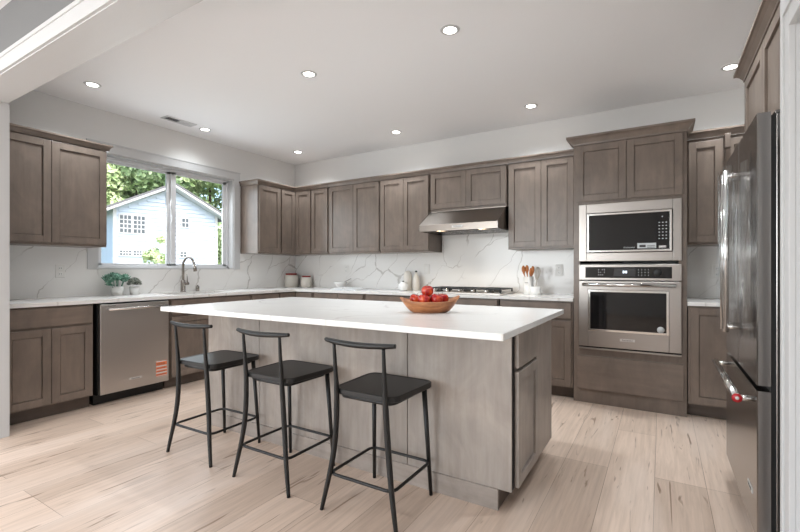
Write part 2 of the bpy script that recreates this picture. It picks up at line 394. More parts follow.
# ------------------------------------------------------------------ cabinets
def shaker(x0, x1, z0, z1, yf, st=.055, t=.02, rec=.010):
    bm = BM(); yb = yf + t
    box(bm, x0, x0 + st, yf, yb, z0, z1); box(bm, x1 - st, x1, yf, yb, z0, z1)
    box(bm, x0 + st, x1 - st, yf, yb, z0, z0 + st); box(bm, x0 + st, x1 - st, yf, yb, z1 - st, z1)
    g = .0045
    box(bm, x0 + st - .003, x1 - st + .003, yf + .0165, yb - .0005, z0 + st - .003, z1 - st + .003)
    box(bm, x0 + st + g, x1 - st - g, yf + rec, yf + .0165, z0 + st + g, z1 - st - g)
    return bm
CROWN = [(-.004, 2.262), (.012, 2.262), (.014, 2.272), (.030, 2.288), (.040, 2.292), (.040, 2.306), (-.004, 2.306)]
def crown_prof(z0, z1, out):
    h = z1 - z0
    return [(-.004, z0), (.010, z0), (.012, z0 + .2 * h), (out * .55, z0 + .55 * h), (out * .8, z0 + .72 * h), (out, z0 + .76 * h), (out, z1), (-.004, z1)]
def cabinet(name, label, cat, loc, rz, wd_, z0, z1, depth, fronts, kick=False, crown=None, group=None, m='cab', hollow=None):
    """local frame: back at y=0, front faces -y, x runs 0..wd_"""
    t = thing(name, label, cat, loc, rz, group)
    bm = BM(); zb = z0 + (.105 if kick else 0)
    if hollow:
        hx0, hx1, hz0, hz1 = hollow
        box(bm, 0, hx0, -depth, 0, zb, z1); box(bm, hx1, wd_, -depth, 0, zb, z1)
        box(bm, hx0, hx1, -depth, 0, zb, hz0); box(bm, hx0, hx1, -depth, 0, hz1, z1)
    else: box(bm, .0055, wd_ - .0055, -depth, -.002, zb, z1)
    obj('carcass', bm, m, t, .0015)
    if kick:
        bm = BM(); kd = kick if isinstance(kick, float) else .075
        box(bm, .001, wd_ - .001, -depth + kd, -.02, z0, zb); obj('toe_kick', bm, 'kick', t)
    for f in fronts:
        k, a, b, c, d_ = f[:5]
        if k == 'door': obj('door', shaker(a, b, c, d_, -depth - .02), m, t, .0015)
        else:
            bm = BM(); box(bm, a, b, -depth - .02, -depth, c, d_); obj('drawer_front', bm, m + '_h', t, .003)
    if crown:
        path, prof = crown
        bm = BM(); sweep(bm, path, prof, 1); obj('crown', bm, m + '_h', t)
    return t
CP = crown_prof(2.258, 2.312, .034)
DU0, DU1 = 1.395, 2.248
UD = .33
U0, U1 = 1.375, 2.262
# left wall uppers (local x = world y, front towards +x): rz = +90
y0 = -3.56
cabinet('upper_cabinet', 'two-door wall cabinet left of the window, beside the doorway', 'cabinet', (0, y0, 0), R90, 3.56 - 2.72, U0, U1, UD,
        [('door', .015, y0 * -1 - 3.151, DU0, DU1), ('door', 3.56 - 3.147, 3.56 - 2.732, DU0, DU1)],
        crown=([(0, -UD - .01), (.84, -UD - .01), (.84, 0)], CP))
cabinet('upper_cabinet', 'narrow wall cabinet right of the window with a pale lit end panel', 'cabinet', (0, -.99, 0), R90, .385, U0, U1, UD,
        [('door', .018, .372, DU0, DU1)], crown=([(0, 0), (0, -UD - .01), (.385, -UD - .01)], CP))
# corner cabinet (L shaped)
t = thing('corner_upper_cabinet', 'inside-corner wall cabinet with two folding doors meeting in the corner', 'cabinet', (0, 0, 0))
bm = BM(); prism(bm, [(.002, -.002), (.002, -.598), (.33, -.598), (.33, -.33), (.633, -.33), (.633, -.002)], 'z', U0, U1); obj('carcass', bm, 'cab', t, .0015)
a = obj('door', shaker(-.592, -.354, DU0, DU1, -.35, .05), 'cab', t, .0015); a.rotation_euler = (0, 0, R90)
obj('door', shaker(.354, .630, DU0, DU1, -.35, .05), 'cab', t, .0015)
bm = BM(); sweep(bm, [(.34, -.604), (.34, -.34), (.638, -.34)], CP, 1); obj('crown', bm, 'cab_h', t)
def upper(x0, x1, doors, label, z0=U0, dz0=DU0, right=False, left=False):
    path = [(0, -UD - .01), (x1 - x0, -UD - .01)]
    return cabinet('upper_cabinet', label, 'cabinet', (x0, 0, 0), 0, x1 - x0, z0, U1, UD,
                   [('door', a - x0, b - x0, dz0, DU1) for a, b in doors], crown=(path, CP))
upper(.640, .945, [(.652, .932)], 'single-door wall cabinet just right of the corner cabinet')
upper(.947, 1.762, [(.962, 1.358), (1.361, 1.752)], 'wide two-door wall cabinet above the open book')
upper(1.764, 2.447, [(1.776, 2.101), (2.104, 2.436)], 'two-door wall cabinet on the left side of the range hood')
upper(2.449, 3.350, [(2.466, 2.895), (2.898, 3.336)], 'short two-door wall cabinet directly above the range hood', z0=1.828, dz0=1.852)
upper(3.352, 4.036, [(3.367, 3.690), (3.693, 3.994)], 'two-door wall cabinet between the range hood and the oven tower')
# right of the tower
t = cabinet('upper_cabinet', 'warm-lit wall cabinet right of the oven tower, partly behind the refrigerator', 'cabinet', (4.885, 0, 0), 0, .83, U0, U1, UD,
        [('door', .02, .255, DU0, 2.235), ('door', .27, .53, DU0, 2.235), ('door', .54, .80, DU0, 2.235)], crown=([(0, -UD - .01), (.83, -UD - .01)], crown_prof(2.262, 2.325, .03)))
bm = BM(); box(bm, .262, .300, -.40, -.35, 2.15, 2.262); obj('crown_block', bm, 'cab', t, .002)

# base cabinets
BD = .61
def base_run_left(ya, yb, label, fr):
    return cabinet('base_cabinet', label, 'cabinet', (0, ya, 0), R90, yb - ya, 0, .884, BD, [(k, a - ya, b - ya, c, d_) for k, a, b, c, d_ in fr], kick=True)
base_run_left(-3.56, -2.95, 'base cabinet with one drawer over two doors left of the dishwasher',
              [('drawer', -3.545, -2.966, .725, .868), ('door', -3.545, -3.252, .118, .705), ('door', -3.248, -2.966, .118, .705)])
base_run_left(-2.30, -1.335, 'sink base cabinet under the window right of the dishwasher',
              [('drawer', -2.285, -1.35, .725, .868), ('door', -2.285, -1.82, .118, .705), ('door', -1.816, -1.35, .118, .705)])
base_run_left(-1.333, -.90, 'narrow base cabinet between the sink base and the corner',
              [('drawer', -1.31, -.915, .725, .868), ('door', -1.31, -.915, .118, .705)])
t = thing('corner_base_cabinet', 'corner base cabinet under the white canisters', 'cabinet', (0, 0, 0))
bm = BM(); prism(bm, [(0.002, -.002), (0.002, -.898), (.61, -.898), (.61, -.61), (.93, -.61), (.93, -.002)], 'z', .105, .884); obj('carcass', bm, 'cab', t, .0015)
bm = BM(); prism(bm, [(0.02, -.02), (0.02, -.897), (.535, -.897), (.535, -.535), (.93, -.535), (.93, -.02)], 'z', 0, .105); obj('toe_kick', bm, 'kick', t)
bm = BM(); box(bm, -.885, -.634, -.63, -.61, .118, .868); a = obj('door', bm, 'cab', t, .002); a.rotation_euler = (0, 0, R90)
bm = BM(); box(bm, .634, .915, -.63, -.61, .118, .868); obj('door', bm, 'cab', t, .002)
def base_run_back(xa, xb, label, fr):
    return cabinet('base_cabinet', label, 'cabinet', (xa, 0, 0), 0, xb - xa, 0, .884, BD, [(k, a - xa, b - xa, c, d_) for k, a, b, c, d_ in fr], kick=True)
base_run_back(.932, 1.735, 'two-door base cabinet below the open book on the back counter',
              [('drawer', .955, 1.336, .725, .868), ('drawer', 1.341, 1.718, .725, .868), ('door', .955, 1.336, .118, .705), ('door', 1.341, 1.718, .118, .705)])
base_run_back(1.737, 2.44, 'base cabinet below the white bottles on the back counter',
              [('drawer', 1.755, 2.425, .725, .868), ('door', 1.755, 2.088, .118, .705), ('door', 2.092, 2.425, .118, .705)])
base_run_back(2.442, 3.352, 'base cabinet directly under the gas cooktop',
              [('drawer', 2.46, 3.335, .725, .868), ('door', 2.46, 2.896, .118, .705), ('door', 2.90, 3.335, .118, .705)])
base_run_back(3.354, 4.038, 'base cabinet directly left of the oven tower',
              [('drawer', 3.372, 4.018, .725, .868), ('door', 3.372, 3.693, .118, .705), ('door', 3.697, 4.018, .118, .705)])
base_run_back(4.884, 5.715, 'base cabinet right of the oven tower, partly behind the refrigerator',
              [('door', 4.905, 5.22, .118, .868), ('door', 5.23, 5.46, .118, .868), ('door', 5.47, 5.70, .118, .868)])

# oven tower
TX = 4.04; TW = .842; TD = .625
tw = cabinet('oven_tower_cabinet', 'tall cabinet holding the microwave and wall oven, crowned above its neighbours', 'cabinet', (TX, 0, 0), 0, TW, 0, 2.275, TD,
        [('door', .030, .417, 1.765, 2.255), ('door', .421, .815, 1.765, 2.255), ('drawer', .030, .822, .125, .415)],
        crown=([(0, -UD - .05), (0, -TD - .012), (TW, -TD - .012), (TW, -UD - .05)], crown_prof(2.262, 2.338, .052)), hollow=(.055, TW - .055, .50, 1.72))
bm = BM(); box(bm, 0, TW, -TD + .07, -.02, 0, .105); box(bm, 0, TW, -TD + .005, -TD + .07, 0, .106); obj('plinth', bm, 'kick', tw, .001)

def fbox(x0, x1, y0_, y1_, z0, z1): return box(BM(), x0, x1, y0_, y1_, z0, z1)
# microwave (own local frame at tower left, front -y)
FY = -.655
mw = thing('microwave', 'built-in microwave in a wide stainless trim frame above the oven', 'microwave', (TX, 0, 0))
a0_, a1_, z0_, z1_ = .048, .808, 1.240, 1.735
bm = BM(); ix0, ix1, iz0, iz1 = .110, .748, 1.312, 1.655
box(bm, a0_, ix0, FY, -TD, z0_, z1_); box(bm, ix1, a1_, FY, -TD, z0_, z1_); box(bm, ix0, ix1, FY, -TD, z0_, iz0); box(bm, ix0, ix1, FY, -TD, iz1, z1_)
obj('trim_kit', bm, 'oven', mw, .003)
obj('body', fbox(.06, TW - .06, -.60, -.12, 1.26, 1.71), 'black', mw)
bm = BM(); o1, o2, p1, p2 = ix0 + .006, ix1 - .006, iz0 + .006, iz1 - .006; T = .015
for (q0, q1, r0, r1) in ((o1, o1 + T, p1, p2), (o2 - T, o2, p1, p2), (o1 + T, o2 - T, p1, p1 + T), (o1 + T, o2 - T, p2 - T, p2)): box(bm, q0, q1, FY - .012, -.60, r0, r1)
obj('door_frame', bm, 'chrome', mw, .001)
obj('door_glass', fbox(o1 + T, .635, FY - .008, -.60, p1 + T, p2 - T), 'blackglass', mw)
cp = obj('control_panel', fbox(.6355, o2 - T, FY - .008, -.60, p1 + T, p2 - T), 'blackglass', mw)
for r in range(6):
    for c in range(3):
        bm = BM(); box(bm, .650 + c * .024, .660 + c * .024, FY - .0088, FY - .008, 1.545 - r * .026, 1.552 - r * .026); obj('key', bm, 'lightgrey', cp)
bm = BM(); box(bm, .672, .680, FY - .0088, FY - .008, 1.592, 1.600); obj('key', bm, 'lightgrey', cp)
obj('start_label', fbox(.652, .702, FY - .0088, FY - .008, 1.346, 1.362), 'label', cp)
bm = BM(); box(bm, .50, .634, FY - .0088, FY - .008, 1.343, 1.386); st = obj('sticker', bm, 'lightgrey', mw, label='silver sticker')
bm = BM(); box(bm, .515, .56, FY - .0095, FY - .0088, 1.352, 1.371); box(bm, .57, .625, FY - .0095, FY - .0088, 1.348, 1.352); box(bm, .57, .625, FY - .0095, FY - .0088, 1.360, 1.364); obj('sticker_print', bm, 'ink', st)
text('brand_lettering', 'KitchenAid', .018, 'lightgrey', mw, (.44, FY - .0085, 1.352), (R90, 0, 0))

# wall oven
ov = thing('oven', 'stainless wall oven with black window below the microwave', 'oven', (TX, 0, 0))
obj('body', fbox(.06, TW - .06, -.62, -.05, .51, 1.22), 'black', ov)
obj('control_surround', fbox(.048, .808, FY, -TD, 1.078, 1.212), 'oven', ov, .003)
cp = obj('control_panel', fbox(.102, .742, FY - .003, FY, 1.098, 1.190), 'blackglass', ov)
for r in range(3):
    for c in range(4):
        if (r + c) % 4 != 3: bm = BM(); box(bm, .205 + c * .015, .211 + c * .015, FY - .0038, FY - .003, 1.12 + r * .022, 1.126 + r * .022); obj('key', bm, 'lightgrey', cp)
        bm = BM(); box(bm, .505 + c * .024, .510 + c * .024, FY - .0038, FY - .003, 1.12 + r * .022, 1.125 + r * .022); obj('key', bm, 'lightgrey', cp)
bm = BM(); box(bm, .325, .485, FY - .0036, FY - .003, 1.112, 1.178); sc_ = obj('display', bm, 'ink', cp)
bm = BM()
for xx in (.393, .412): box(bm, xx, xx + .012, FY - .0042, FY - .0036, 1.138, 1.158)
obj('display_digits', bm, 'display', sc_)
bm = BM()
prof = [(0, .022), (.024, .022), (.030, .018), (.030, 0)]
lathe(bm, [(r, z) for r, z in prof], (0, 0, 0), 24); k_ = obj('knob', bm, 'black', cp); k_.location = (.645, FY - .003, 1.144); k_.rotation_euler = (R90, 0, 0)
dr = BM(); gx0, gx1, gz0, gz1 = .125, .722, .640, .995
dx0, dx1, dz0, dz1 = .050, .806, .505, 1.070
for q in ((dx0, gx0, dz0, dz1), (gx1, dx1, dz0, dz1), (gx0, gx1, dz0, gz0), (gx0, gx1, gz1, dz1)): box(dr, q[0], q[1], FY - .012, -TD, q[2], q[3])
dd = obj('oven_door', dr, 'oven', ov, .003)
bm = BM(); T = .018
for q in ((gx0, gx0 + T, gz0, gz1), (gx1 - T, gx1, gz0, gz1), (gx0 + T, gx1 - T, gz0, gz0 + T), (gx0 + T, gx1 - T, gz1 - T, gz1)): box(bm, q[0], q[1], FY - .017, FY + .01, q[2], q[3])
obj('window_trim', bm, 'chrome', dd, .001)
obj('oven_window', fbox(gx0 + T, gx1 - T, FY - .010, FY + .01, gz0 + T, gz1 - T), 'blackglass', dd)
bm = BM(); tube(bm, [(.085, FY - .05, 1.040), (.77, FY - .05, 1.040)], .015, 14)
for xx in (.10, .755): tube(bm, [(xx, FY - .05, 1.040), (xx, FY - .01, 1.040)], .010, 10)
obj('handle', bm, 'chrome', dd)
bm = BM(); lathe(bm, [(0, .001), (.026, .001), (.026, 0)], seg=24); s_ = obj('round_sticker', bm, 'lightgrey', dd); s_.location = (.665, FY - .011, .682); s_.rotation_euler = (R90, 0, 0)
pl = obj('name_plate', fbox(.372, .482, FY - .0145, FY - .012, .566, .588), 'label', dd, .0008)
text('plate_lettering', 'KitchenAid', .017, 'ink', pl, (.427, FY - .0148, .577), (R90, 0, 0))
bm = BM(); box(bm, .050, .806, FY + .004, -TD, .492, .503); obj('vent_strip', bm, 'black', ov)
bm = BM(); box(bm, .050, .806, FY - .004, -TD, .478, .491); obj('lower_trim', bm, 'oven', ov, .001)

# ------------------------------------------------------------------ countertops, sink
bm = BM(); E_ = .648
sx0, sx1, sy0, sy1 = .12, .54, -2.18, -1.46
box(bm, 0.013, E_, -3.56, sy0, .884, ZT); box(bm, 0.013, E_, sy1, -.013, .884, ZT); box(bm, 0.013, sx0, sy0, sy1, .884, ZT); box(bm, sx1, E_, sy0, sy1, .884, ZT)
box(bm, E_, 4.038, -E_, -.013, .884, ZT)
tag(obj('countertop', bm, 'quartz'), 'long L-shaped white stone countertop along the left and back walls', 'countertop')
bm = BM(); box(bm, 4.885, 5.715, -E_, -.013, .884, ZT)
tag(obj('countertop', bm, 'quartz', bevel=.002), 'short white countertop piece between oven tower and refrigerator', 'countertop')
bm = BM()
box(bm, sx0 - .02, sx0, sy0 - .02, sy1 + .02, .70, .8835); box(bm, sx1, sx1 + .02, sy0 - .02, sy1 + .02, .70, .8835)
box(bm, sx0, sx1, sy0 - .02, sy0, .70, .8835); box(bm, sx0, sx1, sy1, sy1 + .02, .70, .8835); box(bm, sx0, sx1, sy0, sy1, .69, .70)
tag(obj('sink', bm, 'steel', bevel=.004), 'undermount stainless sink below the window', 'sink')

# faucet
f = thing('faucet', 'tall gooseneck pull-down faucet in brushed nickel behind the sink', 'faucet', (.075, -1.822, ZT))
bm = BM(); lathe(bm, [(0, 0), (.029, 0), (.029, .01), (.026, .014), (.025, .13), (.018, .136), (0, .136)], seg=24); obj('base', bm, 'nickel', f)
pts = [(0, 0, .12), (0, 0, .20), (0, 0, .29), (.012, 0, .345), (.05, .01, .385), (.10, .02, .390), (.14, .028, .355), (.158, .032, .31)]
bm = BM(); sp = smoothpath(pts, 6); tube(bm, sp, .014, 14); obj('spout', bm, 'nickel', f)
bm = BM(); tube(bm, [(.157, .032, .312), (.168, .034, .275), (.176, .036, .235)], [.0145, .018, .020], 14); obj('spray_head', bm, 'nickel', f)
bm = BM(); tube(bm, [(0, .015, .095), (0, .065, .095)], .018, 12); tube(bm, [(0, .048, .10), (0, .052, .14), (0, .046, .20)], [.008, .006, .005], 10); obj('lever_handle', bm, 'nickel', f)
f = thing('soap_dispenser', 'small nickel soap dispenser beside the faucet', 'dispenser', (.07, -1.64, ZT))
bm = BM(); lathe(bm, [(0, 0), (.020, 0), (.020, .055), (.015, .062), (0, .062)], seg=20); obj('body', bm, 'nickel', f)
bm = BM(); tube(bm, [(0, 0, .06), (0, 0, .075)], .009, 10); obj('cap', bm, 'nickel', f)

# ------------------------------------------------------------------ dishwasher
dw = thing('dishwasher', 'stainless dishwasher under the counter with an orange sticker', 'dishwasher', (0, -2.925, 0), R90)
W_ = .61
obj('body', fbox(.004, W_ - .002, -.60, -.05, .09, .876), 'black', dw)
dd = obj('door_panel', fbox(.010, W_ - .004, -.642, -.602, .098, .868), 'steel', dw, .005)
obj('toe_kick', fbox(.004, W_ - .002, -.535, -.05, 0, .09), 'black', dw)
bm = BM(); tube(bm, [(.055, -.690, .826), (.565, -.690, .826)], .0115, 14)
for xx in (.075, .545): tube(bm, [(xx, -.69, .826), (xx, -.64, .826)], .010, 10)
obj('handle', bm, 'chrome', dd)
pl = obj('name_plate', fbox(.245, .350, -.6445, -.642, .178, .198), 'label', dd, .0008)
text('plate_lettering', 'KitchenAid', .016, 'ink', pl, (.298, -.6448, .188), (R90, 0, 0))
st = obj('energy_sticker', fbox(.482, .585, -.6428, -.642, .155, .305), 'orange', dd, label='orange sticker with pale bands')
bm = BM()
for zz, h in ((.292, .010), (.246, .012), (.214, .010), (.183, .012), (.158, .006)): box(bm, .484, .583, -.6434, -.6428, zz, zz + h)
obj('sticker_bands', bm, 'paper', st)
bm = BM()
for zz in (.276, .266, .232, .200, .172): box(bm, .490, .570, -.6434, -.6428, zz, zz + .003)
obj('sticker_print', bm, 'ink', st)
text('top_lettering', 'KitchenAid', .014, 'ink', dd, (.10, -.6425, .855), (R90, 0, 0))

# ------------------------------------------------------------------ island
il = thing('kitchen_island', 'long stained-wood island cabinet with a drawer and door on its right end', 'island', (0, 0, 0))
IX0, IX1, IY0, IY1 = 1.768, 4.10, -2.675, -1.87
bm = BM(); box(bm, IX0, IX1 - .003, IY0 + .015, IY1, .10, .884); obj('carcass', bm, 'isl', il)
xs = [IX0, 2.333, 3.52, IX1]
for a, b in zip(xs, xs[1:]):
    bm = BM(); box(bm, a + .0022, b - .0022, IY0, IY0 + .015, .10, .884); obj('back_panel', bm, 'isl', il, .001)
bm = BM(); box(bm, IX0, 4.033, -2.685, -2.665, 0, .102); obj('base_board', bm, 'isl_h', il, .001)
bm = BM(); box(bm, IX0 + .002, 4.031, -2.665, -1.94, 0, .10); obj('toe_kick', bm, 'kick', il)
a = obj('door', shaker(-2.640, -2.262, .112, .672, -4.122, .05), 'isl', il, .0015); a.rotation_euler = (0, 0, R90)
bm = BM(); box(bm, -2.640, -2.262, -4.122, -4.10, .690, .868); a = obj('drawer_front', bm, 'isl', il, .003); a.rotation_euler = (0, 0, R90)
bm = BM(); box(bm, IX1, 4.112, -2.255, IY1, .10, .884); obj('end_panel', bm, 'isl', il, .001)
bm = BM(); box(bm, 4.099, 4.1015, -2.668, -2.642, .11, .872); obj('gap_shade_strip', bm, 'gap', il)  # dark strip paints the shade of the gap beside the end door
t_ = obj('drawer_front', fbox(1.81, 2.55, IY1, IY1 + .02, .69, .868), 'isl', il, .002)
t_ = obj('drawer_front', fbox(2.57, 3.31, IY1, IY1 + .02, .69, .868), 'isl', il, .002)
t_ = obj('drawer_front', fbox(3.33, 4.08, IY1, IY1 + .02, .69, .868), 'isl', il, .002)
bm = BM(); box(bm, 1.775, 4.176, -3.045, -1.808, .884, ZT)
tag(obj('island_countertop', bm, 'quartz', bevel=.003), 'large white stone slab on the island overhanging the stools', 'countertop')

# ------------------------------------------------------------------ bar stools
def make_stool(label):
    t = thing('bar_stool', label, 'stool', (3.51, -2.91, 0), 0)
    bm = BM()
    # seat: trapezoid with round corners, slightly dished
    def outline(inset, z):
        out = []
        for x, y in rrect(-1, 1, -1, 1, .28, 5):
            yy = y * (.187 - inset) + .012
            hw = .180 + (yy + .175) / .375 * .018 - inset
            out.append((x * hw, yy, z))
        return out
    rings = [[bm.verts.new(p) for p in outline(i_, z_)] for i_, z_ in ((.003, .565), (0, .568), (0, .590), (.003, .593), (.012, .593), (.016, .591))]
    for A, B in zip(rings, rings[1:]):
        for k in range(len(A)):
            f_ = bm.faces.new([A[k], A[(k + 1) % len(A)], B[(k + 1) % len(A)], B[k]])
    bm.faces.new(rings[0][::-1]); bm.faces.new(rings[-1])
    obj('seat', bm, 'stoolseat', t)
    bm = BM(); q = [(x * .148, y * .150 + .006, .553) for x, y in rrect(-1, 1, -1, 1, .25, 4)]; tube(bm, q, .011, 8, closed=True); obj('seat_frame', bm, 'stool', t)
    for s in (-1, 1):
        pts = [(s * .215, -.208, 0), (s * .194, -.199, .1), (s * .174, -.189, .2), (s * .159, -.181, .3), (s * .149, -.179, .4), (s * .143, -.181, .5), (s * .140, -.186, .6), (s * .141, -.194, .7), (s * .142, -.202, .815)]
        p = smoothpath(pts, 4); r = lerp_list([.0095, .0115, .013, .0138, .014, .014, .0125, .010, .0078], len(p))
        bm = BM(); tube(bm, p, r, 12); obj('leg', bm, 'stool', t)
        bm = BM(); tube(bm, [(s * .178, .190, 0), (s * .156, .155, .566)], [.0095, .0135], 12); obj('leg', bm, 'stool', t)
    # top rail: bowed backwards at the middle
    pts = [(-.200, -.192, .830), (-.15, -.206, .827), (-.07, -.218, .824), (0, -.222, .823), (.07, -.218, .824), (.15, -.206, .827), (.200, -.192, .830)]
    p = smoothpath(pts, 5); bm = BM(); r = lerp_list([.011, .014, .0155, .016, .0155, .014, .011], len(p)); tube(bm, p, r, 12, flat=.9); obj('top_rail', bm, 'stool', t)
    bm = BM(); q = [(x * .181, y * .181 - .006, .178) for x, y in rrect(-1, 1, -1, 1, .22, 5)]; tube(bm, q, .0078, 8, closed=True); obj('footrest', bm, 'stool', t)
    return t
st0 = make_stool('black metal bar stool nearest the fruit bowl, rightmost of three')
def dup(root, loc, label, rz=0):
    r = root.copy(); C.objects.link(r); r.location = loc; r.rotation_euler = (0, 0, rz); r['label'] = label
    for ch in list(root.children):
        c = ch.copy(); C.objects.link(c); c.parent = r
        for g in list(ch.children):
            d_ = g.copy(); C.objects.link(d_); d_.parent = c
    return r
st0['group'] = 'black bar stools at the island'
dup(st0, (2.862, -2.915, 0), 'middle black metal bar stool of the three at the island')
dup(st0, (2.215, -2.915, 0), 'black metal bar stool nearest the dishwasher, leftmost of three', radians(1))

# ------------------------------------------------------------------ range hood
hd = thing('range_hood', 'stainless under-cabinet range hood with sloped canopy above the cooktop', 'range hood', (0, 0, 0))
hx0, hx1 = 2.466, 3.343
bm = BM(); prism(bm, [(-.013, 1.826), (-.352, 1.826), (-.352, 1.816), (-.618, 1.650), (-.625, 1.645), (-.625, 1.577), (-.60, 1.577), (-.60, 1.592), (-.04, 1.592), (-.04, 1.577), (-.013, 1.577)], 'x', hx0 + .004, hx1 - .004)
obj('canopy', bm, 'hood', hd)
for xx in (hx0, hx1 - .004):
    bm = BM(); prism(bm, [(-.013, 1.826), (-.352, 1.826), (-.620, 1.651), (-.626, 1.645), (-.626, 1.577), (-.013, 1.577)], 'x', xx, xx + .004); obj('side_panel', bm, 'steel_d', hd)
bm = BM()
for k in range(3):
    xa = hx0 + .02 + k * .285
    for j in range(14): box(bm, xa + j * .0195, xa + j * .0195 + .012, -.50, -.07, 1.579, 1.591)
    box(bm, xa - .004, xa + .272, -.51, -.50, 1.578, 1.592); box(bm, xa - .004, xa + .272, -.07, -.06, 1.578, 1.592)
obj('baffle_filter', bm, 'steel_d', hd)
for xx in (2.66, 3.13):
    bm = BM(); lathe(bm, [(0, 0), (.032, 0), (.032, .006), (0, .006)], (xx, -.555, 1.583), 20); obj('lamp', bm, 'hoodlamp', hd)
pl = obj('name_plate', fbox(2.855, 2.975, -.6285, -.626, 1.603, 1.625), 'label', hd, .0006)
text('plate_lettering', 'KitchenAid', .018, 'ink', pl, (2.915, -.6288, 1.614), (R90, 0, 0))
for i, xx in enumerate((2.66, 3.13)):
    add_light('hood_light', 'SPOT', (xx, -.50, 1.56), (0, 0, 0), 4, (1, .86, .68), spot_size=radians(120), spot_blend=.6, shadow_soft_size=.03)

# ------------------------------------------------------------------ cooktop
ck = thing('gas_cooktop', 'stainless gas cooktop with black grates under the range hood', 'cooktop', (0, 0, 0))
bm = BM(); box(bm, 2.46, 3.36, -.60, -.075, ZT, ZT + .018); obj('tray', bm, 'steel', ck, .004)
for cx, cy, r in ((2.62, -.20, .042), (2.62, -.43, .036), (2.91, -.30, .055), (3.20, -.20, .042), (3.20, -.43, .036)):
    bm = BM(); lathe(bm, [(0, .022), (r * .7, .022), (r * .75, .016), (r, .014), (r * 1.1, 0), (0, 0)], (cx, cy, ZT + .018), 24); obj('burner', bm, 'black', ck)
for k in range(3):
    bm = BM(); xa = 2.48 + k * .288; xb = xa + .276; zg = ZT + .045
    for yy in (-.095, -.50): box(bm, xa, xb, yy - .007, yy + .007, zg, zg + .012)
    for xx in (xa, xb - .012): box(bm, xx, xx + .012, -.50, -.095, zg, zg + .012)
    xm = (xa + xb) / 2
    for yy in (-.20, -.30, -.40): box(bm, xa, xb, yy - .005, yy + .005, zg, zg + .012)
    box(bm, xm - .005, xm + .005, -.50, -.095, zg, zg + .012)
    for xx in (xa + .006, xb - .006):
        for yy in (-.098, -.497): box(bm, xx - .007, xx + .007, yy - .007, yy + .007, ZT + .018, zg)
    obj('grate', bm, 'black', ck, .002)
for k in range(5):
    bm = BM(); lathe(bm, [(0, .030), (.018, .030), (.021, .024), (.022, 0), (0, 0)], (2.62 + k * .145, -.555, ZT + .018), 20); obj('knob', bm, 'chrome', ck)

# ------------------------------------------------------------------ refrigerator (faces -x; rz=-90: local x -> -y)
FX = 5.025
fr = thing('refrigerator', 'tall stainless french-door refrigerator with bottom freezer drawer at right edge', 'refrigerator', (5.70, -1.662, 0), -R90)
# local: x from 0 (far) to .914 (near), front at y = -(5.70-5.025) = -.675
FF = -.675
obj('body', fbox(.006, .908, -.617, -.01, .06, 1.765), 'steel_d', fr, .003)
obj('toe_grille', fbox(.03, .885, -.585, -.05, 0, .115), 'black', fr)
def fdoor(nm, x0, x1, z0, z1):
    bm = BM(); pr = [(x0, FF + .042), (x0, FF + .004), (x0 + .004, FF), (x1 - .004, FF), (x1, FF + .004), (x1, FF + .042)]
    prism(bm, pr, 'z', z0, z1); return obj(nm, bm, 'steel_d', fr)
d1 = fdoor('refrigerator_door', 0, .4555, .722, 1.772); d2 = fdoor('refrigerator_door', .4585, .914, .722, 1.772)
dz = fdoor('freezer_drawer', 0, .914, .125, .700)
obj('door_gasket', fbox(.01, .904, FF + .042, -.617, .13, 1.76), 'black', fr)
for dd, xx in ((d1, .408), (d2, .508)):
    bm = BM(); tube(bm, [(xx, FF - .055, .875), (xx, FF - .055, 1.635)], .0125, 14)
    for zz in (.90, 1.61): tube(bm, [(xx, FF - .055, zz), (xx, FF, zz)], .011, 10)
    obj('handle', bm, 'chrome', dd)
bm = BM(); tube(bm, [(.05, FF - .055, .652), (.862, FF - .055, .652)], .0155, 16)
for xx in (.09, .845): tube(bm, [(xx, FF - .055, .652), (xx, FF, .652)], .012, 10)
hn = obj('handle', bm, 'chrome', dz)
bm = BM(); lathe(bm, [(0, .004), (.0175, .004), (.0175, 0)], seg=24); rr_ = obj('medallion', bm, 'red', hn, label='red round end cap'); rr_.location = (.8622, FF - .055, .652); rr_.rotation_euler = (0, R90, 0)
bm = BM(); lathe(bm, [(0, .0052), (.007, .0052), (.007, .004)], seg=20); r2 = obj('medallion_center', bm, 'label', hn); r2.location = rr_.location; r2.rotation_euler = (0, R90, 0)
pl = obj('name_plate', fbox(.72, .82, FF - .0025, FF, .262, .284), 'label', dz, .0006)
text('plate_lettering', 'KitchenAid', .017, 'ink', pl, (.77, FF - .0028, .273), (R90, 0, 0))
for xx in (.06, .854):
    bm = BM(); box(bm, xx - .045, xx + .045, FF + .055, FF + .16, 1.7665, 1.780); obj('hinge_cover', bm, 'steel_d', fr, .004)
# loose clear shipping film draped over the upright handles and the doors beside them
def film(x0, x1, reach, seed, par):
    rnd = random.Random(seed); bm = BM(); nx, nz_ = 22, 18; g = []; ph = [rnd.uniform(0, 6) for _ in range(6)]
    for j in range(nz_ + 1):
        v = j / nz_; z = .885 + .75 * v; row = []
        for i in range(nx + 1):
            u = i / nx; x = x0 + (x1 - x0) * u
            off = .074 if u < .22 else .074 - (.074 - .006) * min(1, (u - .22) / reach) ** .7
            off += .006 * sin(14 * u + 3 * v + ph[0]) + .004 * sin(31 * u - 4 * v + ph[1]) * (.4 + v) 
            row.append(bm.verts.new((x + .006 * sin(5 * v + ph[2]) * u, FF - max(.004, off), z + .010 * sin(9 * u + ph[3]) * (1 if j in (0, nz_) else 0))))
        g.append(row)
    for j in range(nz_):
        for i in range(nx): bm.faces.new([g[j][i], g[j][i + 1], g[j + 1][i + 1], g[j + 1][i]]).smooth = True
    obj('protective_film', bm, 'film', par)
film(.388, .448, .5, 3, d1); film(.482, .86, .6, 5, d2)

